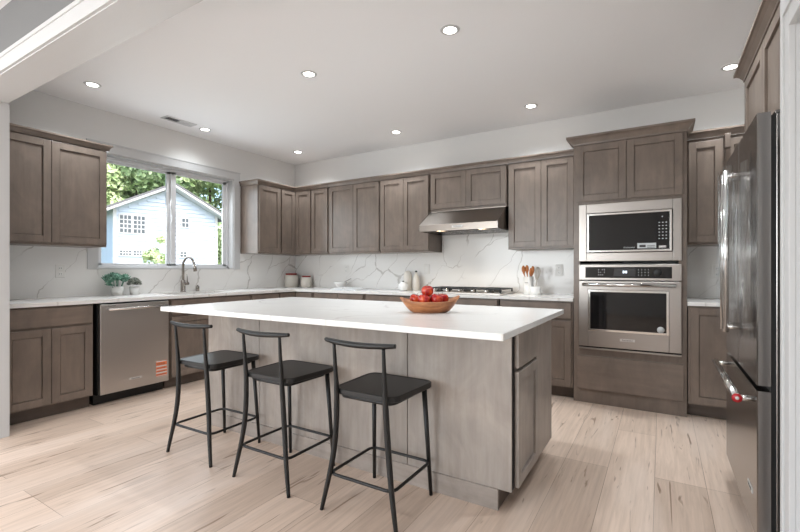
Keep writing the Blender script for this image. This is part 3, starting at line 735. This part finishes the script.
# cabinet above the refrigerator
fc = thing('upper_cabinet', 'deep two-door cabinet above the refrigerator', 'cabinet', (5.718, -1.615, 0), -R90)
cw = .985; cdp = 5.718 - 5.13
obj('carcass', fbox(0, cw, -cdp, 0, 1.79, 2.245), 'cab', fc, .0015)
obj('end_panel', fbox(0, .022, -cdp, 0, 0, 1.79), 'cab', fc, .0015)
obj('door', shaker(.015, .508, 1.80, 2.225, -cdp - .02), 'cab', fc, .0015)
obj('door', shaker(.512, .975, 1.80, 2.225, -cdp - .02), 'cab', fc, .0015)
bm = BM(); sweep(bm, [(0, -UD + .1), (0, -cdp - .012), (cw, -cdp - .012)], crown_prof(2.232, 2.295, .05), 1); obj('crown', bm, 'cab_h', fc)

# ------------------------------------------------------------------ fruit bowl and apples
YAW = radians(31.3)
bl = thing('fruit_bowl', 'long carved wooden bowl of apples on the island', 'bowl', (3.530, -2.427, ZT), YAW)
bm = BM(); seg = 48
def bring(s, z, lift):
    out = []
    for k in range(seg):
        a = 2 * pi * k / seg; c_, s_ = cos(a), sin(a)
        rx = .180 * s * (abs(c_) ** 1.0); ry = .108 * s
        x = math.copysign(rx, c_); y = ry * s_ * (1 - .18 * abs(c_))
        zz = z + lift * (abs(c_) ** 4) * (1.0 if c_ < 0 else 1.35)
        out.append(bm.verts.new((x, y, zz)))
    return out
Rg = [bring(.55, 0, 0), bring(.66, .008, .002), bring(.80, .026, .010), (bring(.91, .046, .018)), bring(1.0, .064, .024), bring(.965, .068, .025), bring(.86, .050, .018), bring(.72, .030, .008), bring(.50, .016, 0)]
for A, B in zip(Rg, Rg[1:]):
    for k in range(seg): bm.faces.new([A[k], A[(k + 1) % seg], B[(k + 1) % seg], B[k]]).smooth = True
bm.faces.new(Rg[0][::-1]); bm.faces.new(Rg[-1])
obj('bowl', bm, 'bowlwood', bl)
def make_apple(label):
    t = thing('apple', label, 'apple', (0, 0, 0), 0, 'red apples in the wooden bowl')
    bm = BM(); prof = []
    for i in range(15):
        a = pi * i / 14; r = .037 * sin(a) ** .85 * (1 + .06 * cos(a)); z = .0335 * cos(a)
        if i < 3: z -= .009 * (1 - i / 3)
        if i > 12: z += .005 * (i - 12) / 2
        prof.append((r if 0 < i < 14 else 0, z))
    lathe(bm, prof, (0, 0, 0), 24); obj('fruit', bm, 'apple', t)
    bm = BM(); tube(bm, [(0, 0, .020), (.001, 0, .032), (.004, 0, .042)], [.0013, .0013, .0018], 6); obj('stem', bm, 'stem', t)
    return t
ap0 = make_apple('red apple')
cy_, sy_ = cos(YAW), sin(YAW)
def bl_at(u, v, z): return (3.530 + u * cy_ - v * sy_, -2.427 + u * sy_ + v * cy_, ZT + z)
aps = [(-.084, .012, .076, 'red apple at the left end of the bowl', .3), (-.036, -.046, .078, 'yellow-streaked apple at the front of the bowl', 2), (.038, -.036, .079, 'red apple front right in the bowl', 4),
       (.078, .026, .078, 'red apple at the right back of the bowl', 5), (-.006, .052, .076, 'apple at the back of the bowl, under the top one', 1), (-.014, .004, .126, 'dark red apple on top of the pile', 3)]
for i, (u, v, z, lb, rz) in enumerate(aps):
    o = ap0 if i == 0 else dup(ap0, (0, 0, 0), lb)
    o['label'] = lb; o.location = bl_at(u, v, z); o.rotation_euler = (.25 * sin(i * 2.1), .3 * cos(i * 1.7), rz)

# ------------------------------------------------------------------ small things on the counters
def canister(loc, r, h, label):
    t = thing('canister', label, 'canister', loc, 0, 'white canisters in the corner')
    bm = BM(); lathe(bm, [(0, 0), (r * .95, 0), (r, .008), (r, h * .82), (r * .92, h * .87), (r * .82, h * .88), (0, h * .88)], seg=32); obj('jar', bm, 'cream', t)
    bm = BM(); lathe(bm, [(0, h * .882), (r * .84, h * .882), (r * .84, h * .985), (r * .80, h), (0, h)], seg=32); obj('lid', bm, 'redlid', t, label='dark red lid')
canister((.108, -.185, ZT), .094, .200, 'larger white canister with a dark red lid in the corner')
canister((.345, -.125, ZT), .076, .165, 'smaller white canister with a dark red lid, right of the larger')
# small white dish and spoon, open book
t = thing('mixing_bowl', 'small white bowl with flared rim beside the open book', 'bowl', (1.01, -.17, ZT))
bm = BM(); lathe(bm, [(0, 0), (.045, 0), (.048, .012), (.088, .075), (.092, .088), (.087, .088), (.080, .070), (.04, .018), (0, .014)], seg=32); obj('bowl', bm, 'white', t)
bm = BM(); tube(bm, [(-.03, 0, .03), (.05, .02, .085), (.15, .04, .135)], [.007, .005, .004], 8); o = tag(obj('spoon', bm, 'nickel'), 'dark spoon leaning in the small white bowl', 'spoon'); o.location = (1.01, -.17, ZT)
t = thing('open_book', 'white open book lying on the back counter', 'book', (1.335, -.40, ZT), radians(4))
for s in (-1, 1):
    bm = BM(); poly = [(0, .004)] + [(s * .185 * k / 8, .006 + .030 * sin(pi * min(1, k / 8 * 1.0)) ** .8 * (1 - .25 * k / 8)) for k in range(0, 9)] + [(s * .185, .004)]
    prism(bm, poly[1:], 'y', -.13, .12); obj('page_block', bm, 'paper', t)
bm = BM(); box(bm, -.195, .195, -.135, .125, 0, .004); obj('cover', bm, 'lightgrey', t)
# bottles
t = thing('vase', 'tall cream ceramic vase on the back counter', 'vase', (2.035, -.125, ZT))
bm = BM(); lathe(bm, [(0, 0), (.050, 0), (.055, .01), (.056, .12), (.052, .19), (.040, .222), (.020, .238), (0, .240)], seg=28); obj('body', bm, 'cream', t)
t = thing('bottle', 'slim cream bottle with a dark stopper beside the tall vase', 'bottle', (2.155, -.13, ZT))
bm = BM(); lathe(bm, [(0, 0), (.040, 0), (.043, .01), (.043, .12), (.038, .16), (.018, .198), (.016, .222), (0, .222)], seg=28); obj('body', bm, 'cream', t)
bm = BM(); lathe(bm, [(0, .222), (.014, .222), (.015, .238), (0, .242)], seg=16); obj('stopper', bm, 'ink', t)
t = thing('pitcher', 'small round white pitcher in front of the tall vase', 'pitcher', (2.055, -.27, ZT))
bm = BM(); lathe(bm, [(0, 0), (.035, 0), (.055, .02), (.062, .05), (.055, .08), (.035, .10), (.032, .105), (0, .105)], seg=28); obj('body', bm, 'white', t)
bm = BM(); tube(bm, [(-.05, 0, .06), (-.078, 0, .078), (-.090, 0, .105)], [.012, .008, .006], 8); obj('spout', bm, 'white', t)
bm = BM(); lathe(bm, [(0, .105), (.008, .105), (.010, .115), (0, .122)], seg=12); obj('lid_knob', bm, 'ink', t)
# utensils
t = thing('utensil_crock', 'tall white crock holding wooden spoons near the oven tower', 'crock', (3.545, -.255, ZT))
bm = BM(); lathe(bm, [(0, 0), (.048, 0), (.050, .006), (.050, .182), (.046, .182), (.046, .012), (0, .012)], seg=32); obj('body', bm, 'white', t)
obj('print', fbox(-.025, .010, -.052, -.0495, .118, .122), 'ink', t)
for k, (dx, dy, tp, w_, lb) in enumerate(((-.052, .0, .295, .020, 'wooden spoon leaning left in the tall crock'), (-.020, .012, .300, .019, 'wooden spoon standing at the middle of the crock'), (.022, -.006, .270, .013, 'slim wooden spatula between the spoons'), (.040, .01, .290, .018, 'wooden spoon leaning right in the tall crock'))):
    bm = BM(); x0 = dx * .25; p = [Vector((x0, dy * .3, .014)), Vector((dx * .75, dy, .19)), Vector((dx * .9, dy, tp - .085)), Vector((dx * .97, dy, tp - .05)), Vector((dx, dy, tp - .02)), Vector((dx * 1.02, dy, tp))]
    tube(bm, p, [.005, .005, .008, w_, w_ * .95, w_ * .35], 10, flat=.5)
    o = tag(obj('wooden_spoon', bm, 'spoon'), lb, 'spoon', 'wooden spoons in the crock'); o.location = (3.545, -.255, ZT)
t = thing('ceramic_jar', 'short white lidless jar in front of the utensil crock', 'jar', (3.628, -.30, ZT))
bm = BM(); lathe(bm, [(0, 0), (.050, 0), (.053, .006), (.053, .082), (.048, .086), (.046, .078), (.044, .010), (0, .010)], seg=32); obj('body', bm, 'white', t)
bm = BM()
for k in range(4):
    a = pi * k / 4; q = [(cos(a) * r_, sin(a) * r_, z_) for r_, z_ in ((.004, .15), (.020, .19), (.027, .235), (.018, .268), (0, .278), (-.018, .268), (-.027, .235), (-.020, .19), (-.004, .15))]
    tube(bm, smoothpath(q, 3), .0028, 6)
tube(bm, [(0, 0, .014), (0, 0, .155)], .006, 8)
o = tag(obj('whisk', bm, 'whisk'), 'pale balloon whisk standing in the short white jar', 'whisk'); o.location = (3.622, -.30, ZT); o.rotation_euler = (0, radians(6), 0)

# potted plants
def leafmesh(bm, c, d, L, Wd, curl=.2):
    d = Vector(d).normalized(); sd = d.cross(Vector((0, 0, 1)));
    sd = sd.normalized() if sd.length > .01 else Vector((1, 0, 0))
    nn = sd.cross(d).normalized(); c = Vector(c); prev = None
    for k in range(5):
        t_ = k / 4; w_ = Wd * sin(pi * min(.98, .12 + .85 * t_)) ** .8; p = c + d * L * t_ + nn * (curl * L * t_ * t_)
        row = [bm.verts.new(p - sd * w_ / 2 + nn * .15 * w_), bm.verts.new(p - nn * .10 * w_), bm.verts.new(p + sd * w_ / 2 + nn * .15 * w_), bm.verts.new(p - nn * .30 * w_)]
        if prev:
            for a_, b_ in ((0, 1), (1, 2), (2, 3), (3, 0)): bm.faces.new([prev[a_], prev[b_], row[b_], row[a_]]).smooth = True
        prev = row
def plant(loc, r, h, kind, label):
    t = thing('potted_plant', label, 'plant', loc)
    bm = BM(); lathe(bm, [(0, 0), (r * .82, 0), (r, h), (r * .92, h), (r * .88, h * .85), (0, h * .85)], seg=28); obj('pot', bm, 'white', t)
    bm = BM(); lathe(bm, [(0, h * .86), (r * .86, h * .86), (r * .86, h * .88), (0, h * .88)], seg=20); obj('soil', bm, 'soil', t)
    bm = BM(); rnd = random.Random(11 if kind == 0 else 5)
    if kind == 0:
        for q in range(11):
            a = q * 2.4; rr = .024 * math.sqrt(q / 2); c = Vector((cos(a) * rr, sin(a) * rr, h * .86)); top = c + Vector((c.x * .9, c.y * .9, .062 + .05 * rnd.random()))
            tube(bm, [c, top], .003, 6)
            for k in range(15):
                b = k * 2.399; el = .1 + 1.1 * k / 15
                leafmesh(bm, top - Vector((0, 0, .012 - .001 * k)), (cos(b) * cos(el), sin(b) * cos(el), sin(el)), .060 - .0012 * k, .034)
        for k in range(5): leafmesh(bm, (0, -.03, h + .01), (rnd.uniform(-.3, .6), -1, rnd.uniform(-.05, .25)), .085, .022)
    else:
        for q in range(260):
            a = rnd.uniform(0, 2 * pi); el = rnd.uniform(-.1, 1.5); d_ = Vector((cos(a) * cos(el), sin(a) * cos(el), sin(el)))
            leafmesh(bm, Vector((0, 0, h * .95 + .028)) + Vector((d_.x * .036, d_.y * .036, d_.z * .036)), d_, .034, .018, .1)
    obj('leaves', bm, 'leaf' if kind == 0 else 'leaf2', t)
plant((.135, -2.54, ZT), .056, .090, 0, 'green succulent in a white pot on the counter under the window')
plant((.135, -2.38, ZT), .045, .082, 1, 'smaller grey-green bushy plant in a white pot, right of the green one')

# outlets
def outlet(loc, rz, label, switch=False):
    t = thing('power_outlet', label, 'outlet', loc, rz)
    bm = BM(); box(bm, -.038, .038, -.006, 0, -.06, .06); obj('cover_plate', bm, 'plastic', t, .003)
    for dz in ((-.026, .026) if not switch else (0,)):
        bm = BM(); h_ = .017 if not switch else .034; box(bm, -.016, .016, -.008, -.006, dz - h_, dz + h_); r_ = obj('receptacle' if not switch else 'rocker', bm, 'white', t, .002)
        if not switch:
            bm = BM(); box(bm, -.008, -.0055, -.0086, -.008, dz - .006, dz + .006); box(bm, .0055, .008, -.0086, -.008, dz - .006, dz + .006); obj('slots', bm, 'ink', r_)
outlet((.012, -2.965, 1.155), R90, 'white outlet on the backsplash left of the potted plants')
outlet((.985, -.012, 1.175), 0, 'white outlet on the backsplash above the open book')
outlet((2.24, -.012, 1.170), 0, 'white switch on the backsplash above the slim bottle', True)
outlet((3.80, -.012, 1.160), 0, 'white outlet on the backsplash left of the oven tower')
outlet((5.13, -.012, 1.150), 0, 'white outlet on the backsplash right of the oven tower')

# ------------------------------------------------------------------ ceiling lights and vent
def can(x, y, label, pw=36):
    t = thing('ceiling_light', label, 'ceiling light', (x, y, H), 0, 'recessed ceiling lights')
    bm = BM(); lathe(bm, [(.043, -.0005), (.043, -.004), (.060, -.003), (.064, 0), (.043, 0)], seg=32); obj('trim_ring', bm, 'trim', t)
    bm = BM(); lathe(bm, [(0, -.002), (.043, -.002), (.043, 0), (0, 0)], seg=32); obj('lens', bm, 'lamp', t)
    add_light('downlight', 'SPOT', (x, y, H - .02), (0, 0, 0), pw, (.90, .96, 1), spot_size=radians(140), spot_blend=1.0, shadow_soft_size=.06)
cans = [(4.76, -2.13, 'added out-of-view ceiling light above the aisle by the refrigerator'), (3.523, -2.125, 'recessed ceiling light highest in the photo, above the right of the island'), (2.285, -2.132, 'recessed ceiling light above the left of the island'),  # first entry: unseen lamp added to brighten the tower and refrigerator
        (2.114, -.528, 'recessed ceiling light before the cabinet left of the hood'), (3.637, -.518, 'recessed ceiling light between the hood and oven tower'),
        (.33, -1.72, 'recessed ceiling light above the window, beside the vent'), (.574, -2.943, 'recessed ceiling light above the cabinet left of the window'),
        (.55, -.498, 'recessed ceiling light near the corner of the room'), (5.17, -.52, 'recessed ceiling light beside the cabinet above the refrigerator')]
for x, y, lb in cans: can(x, y, lb, 14 if x < .4 else 36)
for x, y in ((1.6, -5.4), (3.6, -5.4), (2.6, -7.2)): add_light('added_living_fill', 'AREA', (x, y, H - .006), (0, 0, 0), 9, (.95, .98, 1), shape='DISK', size=.09)  # unseen lamps added in the living area for bounce light
t = thing('ceiling_vent', 'white rectangular ceiling vent above the window', 'vent', (.34, -2.03, H), R90)
bm = BM()
box(bm, -.165, .165, .045, .065, -.008, 0); box(bm, -.165, .165, -.065, -.045, -.008, 0); box(bm, -.165, -.145, -.045, .045, -.008, 0); box(bm, .145, .165, -.045, .045, -.008, 0); box(bm, -.008, .008, -.045, .045, -.008, 0)
obj('frame', bm, 'trim', t, .002)
bm = BM()
for sx in (-1, 1):
    for k in range(9):
        xx = sx * (.018 + k * .0145); v4 = [(xx - sx * .004, -.001), (xx - sx * .003, -.001), (xx + sx * .005, -.008), (xx + sx * .004, -.008)]
        prism(bm, v4, 'y', -.045, .045)
obj('louvers', bm, 'trim', t)
bm = BM(); box(bm, -.145, .145, -.045, .045, -.0008, -.0002); obj('duct_backing', bm, 'duct', t)

# baseboards
bm = BM(); box(bm, 5.07, 5.087, DY1 + .086, -2.61, 0, .1); struct('baseboard_right', bm, 'trim', bevel=.002)

# ------------------------------------------------------------------ outdoors
m = M['siding'] = mat('pale_blue_siding', (203, 214, 228), .6)
m = M['grass'] = mat('lawn', (120, 150, 84), .9)
base(m, mix(m, lin((92, 104, 76)), lin((124, 134, 104)), noise(m, coords(m), 3, 4)))
M['roof'] = mat('grey_shingle', (120, 118, 118), .9)
for nm, c1_, c2_ in (('tree_a', (132, 160, 100), (214, 228, 178)), ('tree_b', (100, 132, 88), (180, 202, 152)), ('tree_c', (150, 178, 104), (232, 240, 190))):
    m = M[nm] = mat(nm + '_leaves', c1_, .6)
    base(m, mix(m, lin(c1_), lin(c2_), ramp(m, noise(m, coords(m), 1.8, 3), [(.35, (0, 0, 0)), (.65, (1, 1, 1))])))
M['bark'] = mat('bark', (92, 76, 62), .9)
bm = BM(); box(bm, -60, -.16, -40, 60, -.6, -.4); struct('ground', bm, 'grass')
HX = -14.0
h = thing('neighbour_house', 'pale blue gabled house with white trim seen through the window', 'house', (-13.354, 6.0, -.4), radians(-14))
ay, az, ey0, ey1, ez = 0, 5.12, -2.13, 1.97, 4.02
bm = BM(); prism(bm, [(ey0, 0), (ey1, 0), (ey1, ez + .02), (ay, az - .10), (ey0, ez - .02)], 'x', -8, 0); obj('body', bm, 'siding', h)
bm = BM(); k = 0; zz = .1
while zz < az - .15:
    def span(z):
        lo, hi = ey0, ey1
        if z > ez - .05: 
            f_ = (z - (ez - .05)) / (az - ez - .05); lo = ey0 + (ay - ey0) * f_; hi = ey1 + (ay - ey1) * f_
        return lo, hi
    lo, hi = span(zz + .17)
    if hi - lo > .1: prism(bm, [(.0, zz), (.045, zz), (.004, zz + .165), (0, zz + .165)], 'y', lo + .02, hi - .02)
    zz += .165
obj('lap_siding', bm, 'siding', h)
bm = BM()
def rake(bm, ya, za, yb, zb, t0, t1, x0, x1):
    d_ = Vector((yb - ya, zb - za)).normalized(); n_ = Vector((-d_.y, d_.x));
    if n_.y < 0: n_ = -n_
    P_ = [(ya + n_.x * t0, za + n_.y * t0), (yb + n_.x * t0, zb + n_.y * t0), (yb + n_.x * t1, zb + n_.y * t1), (ya + n_.x * t1, za + n_.y * t1)]
    prism(bm, P_, 'x', x0, x1)
eL = (ey0 - .42, ez - .25); eR = (ey1 + .42, ez - .25); AP = (ay, az - .04)
rake(bm, *eL, *AP, 0, .09, .42, .50); rake(bm, *AP, *eR, 0, .09, .42, .50)
rake(bm, *eL, *AP, -.02, .02, 0, .42); rake(bm, *AP, *eR, -.02, .02, 0, .42)
obj('rake_trim', bm, 'trim', h)
bm = BM(); rake(bm, *eL, *AP, .10, .16, -8.3, .52); rake(bm, *AP, *eR, .10, .16, -8.3, .52); obj('roof', bm, 'roof', h)
bm = BM(); box(bm, 0, .05, ey0, ey0 + .12, 0, ez - .05); box(bm, 0, .05, ey1 - .12, ey1, 0, ez); obj('corner_board', bm, 'trim', h)
def hwin(y0_, y1_, z0_, z1_, nx, nz):
    bm = BM(); box(bm, .03, .07, y0_ - .05, y1_ + .05, z0_ - .05, z1_ + .05); wf = obj('window', bm, 'trim', h)
    bm = BM(); box(bm, .06, .074, y0_, y1_, z0_, z1_); p_ = obj('pane', bm, 'winglass', wf)
    bm = BM()
    for k in range(1, nx): yy = y0_ + (y1_ - y0_) * k / nx; box(bm, .07, .082, yy - .018, yy + .018, z0_, z1_)
    for k in range(1, nz): z2 = z0_ + (z1_ - z0_) * k / nz; box(bm, .07, .082, y0_, y1_, z2 - .018, z2 + .018)
    obj('muntins', bm, 'trim', wf)
M['winglass'] = mat('house_window_glass', (70, 80, 88), .15)
hwin(-1.90, -1.51, 3.06, 3.75, 3, 4); hwin(-1.42, -1.02, 3.06, 3.75, 3, 4)
hwin(-1.90, -1.51, 2.15, 2.33, 4, 2); hwin(-1.42, -1.02, 2.15, 2.33, 4, 2)
hwin(.43, .69, 3.44, 3.80, 2, 2); hwin(.36, .60, 2.13, 2.33, 2, 2)

def tree(loc, hgt, rad, nleaf, m, label, seed, size=.2, trunk=True, nm='tree', grp='trees beyond the house', cz=.62, sz=.42, puffs=26):
    rnd = random.Random(seed); t = thing(nm, label, nm.replace('_', ' '), loc, 0, grp)
    if trunk:
        bm = BM(); tube(bm, [(0, 0, -.3), (.1, 0, hgt * .3), (0, .1, hgt * .75)], [.25, .18, .06], 8); obj('trunk', bm, 'bark', t)
    verts = []; faces = []
    cs = []
    for q in range(puffs):
        while True:
            p = Vector((rnd.uniform(-1, 1), rnd.uniform(-1, 1), rnd.uniform(-1, 1)))
            if .25 < p.length < 1: break
        cs.append((Vector((p.x * rad * .8, p.y * rad * .8, hgt * cz + p.z * hgt * sz)), rad * rnd.uniform(.22, .38)))
    for q in range(nleaf):
        c, r = cs[q % puffs]
        d_ = Vector((rnd.gauss(0, 1), rnd.gauss(0, 1), rnd.gauss(0, 1) * .8 + .25)).normalized()
        p = c + d_ * r * rnd.uniform(.8, 1.05); n_ = (d_ + Vector((rnd.uniform(-.6, .6), rnd.uniform(-.6, .6), rnd.uniform(-.2, .8)))).normalized()
        u = n_.orthogonal().normalized(); v_ = n_.cross(u); an = rnd.uniform(0, 6.3); u, v_ = u * cos(an) + v_ * sin(an), v_ * cos(an) - u * sin(an)
        s_ = size * rnd.uniform(.6, 1.2); k = len(verts)
        verts += [p - u * s_, p - v_ * s_ * .5 + n_ * s_ * .1, p + u * s_, p + v_ * s_ * .5 + n_ * s_ * .1]; faces.append((k, k + 1, k + 2, k + 3))
    me = bpy.data.meshes.new('foliage'); me.from_pydata([tuple(x) for x in verts], [], faces); me.materials.append(M[m])
    o = bpy.data.objects.new('foliage', me); C.objects.link(o); o.parent = t
tree((-24.5, 6.0, -.4), 10.5, 3.6, 16000, 'tree_a', 'broad leafy tree behind the left slope of the roof', 1)
tree((-25.5, 10.8, -.4), 12.5, 3.8, 16000, 'tree_b', 'darker leafy tree above the peak of the roof', 2)
tree((-24, 15.2, -.4), 11.0, 3.8, 16000, 'tree_a', 'leafy tree behind the right slope of the roof', 3)
tree((-21, 3.8, -.4), 6.2, 2.4, 9000, 'tree_c', 'pale yellow-green tree low at the left edge of the window', 4)
tree((-32, 14, -.4), 16.0, 6.0, 16000, 'tree_b', 'tallest tree filling the sky above the roof', 5, .3)
tree((-32, 4, -.4), 15.0, 6.0, 16000, 'tree_b', 'tall dark tree at the back left of the window', 6, .3)
tree((-22, 20, -.4), 9.5, 3.4, 12000, 'tree_a', 'leafy tree at the right edge of the window', 8)
tree((-9, 3.15, -.4), 2.55, .55, 1500, 'tree_c', 'small bright green shrub in front of the house wall', 7, .07, True, 'shrub', 'shrubs', .68, .32, 14)
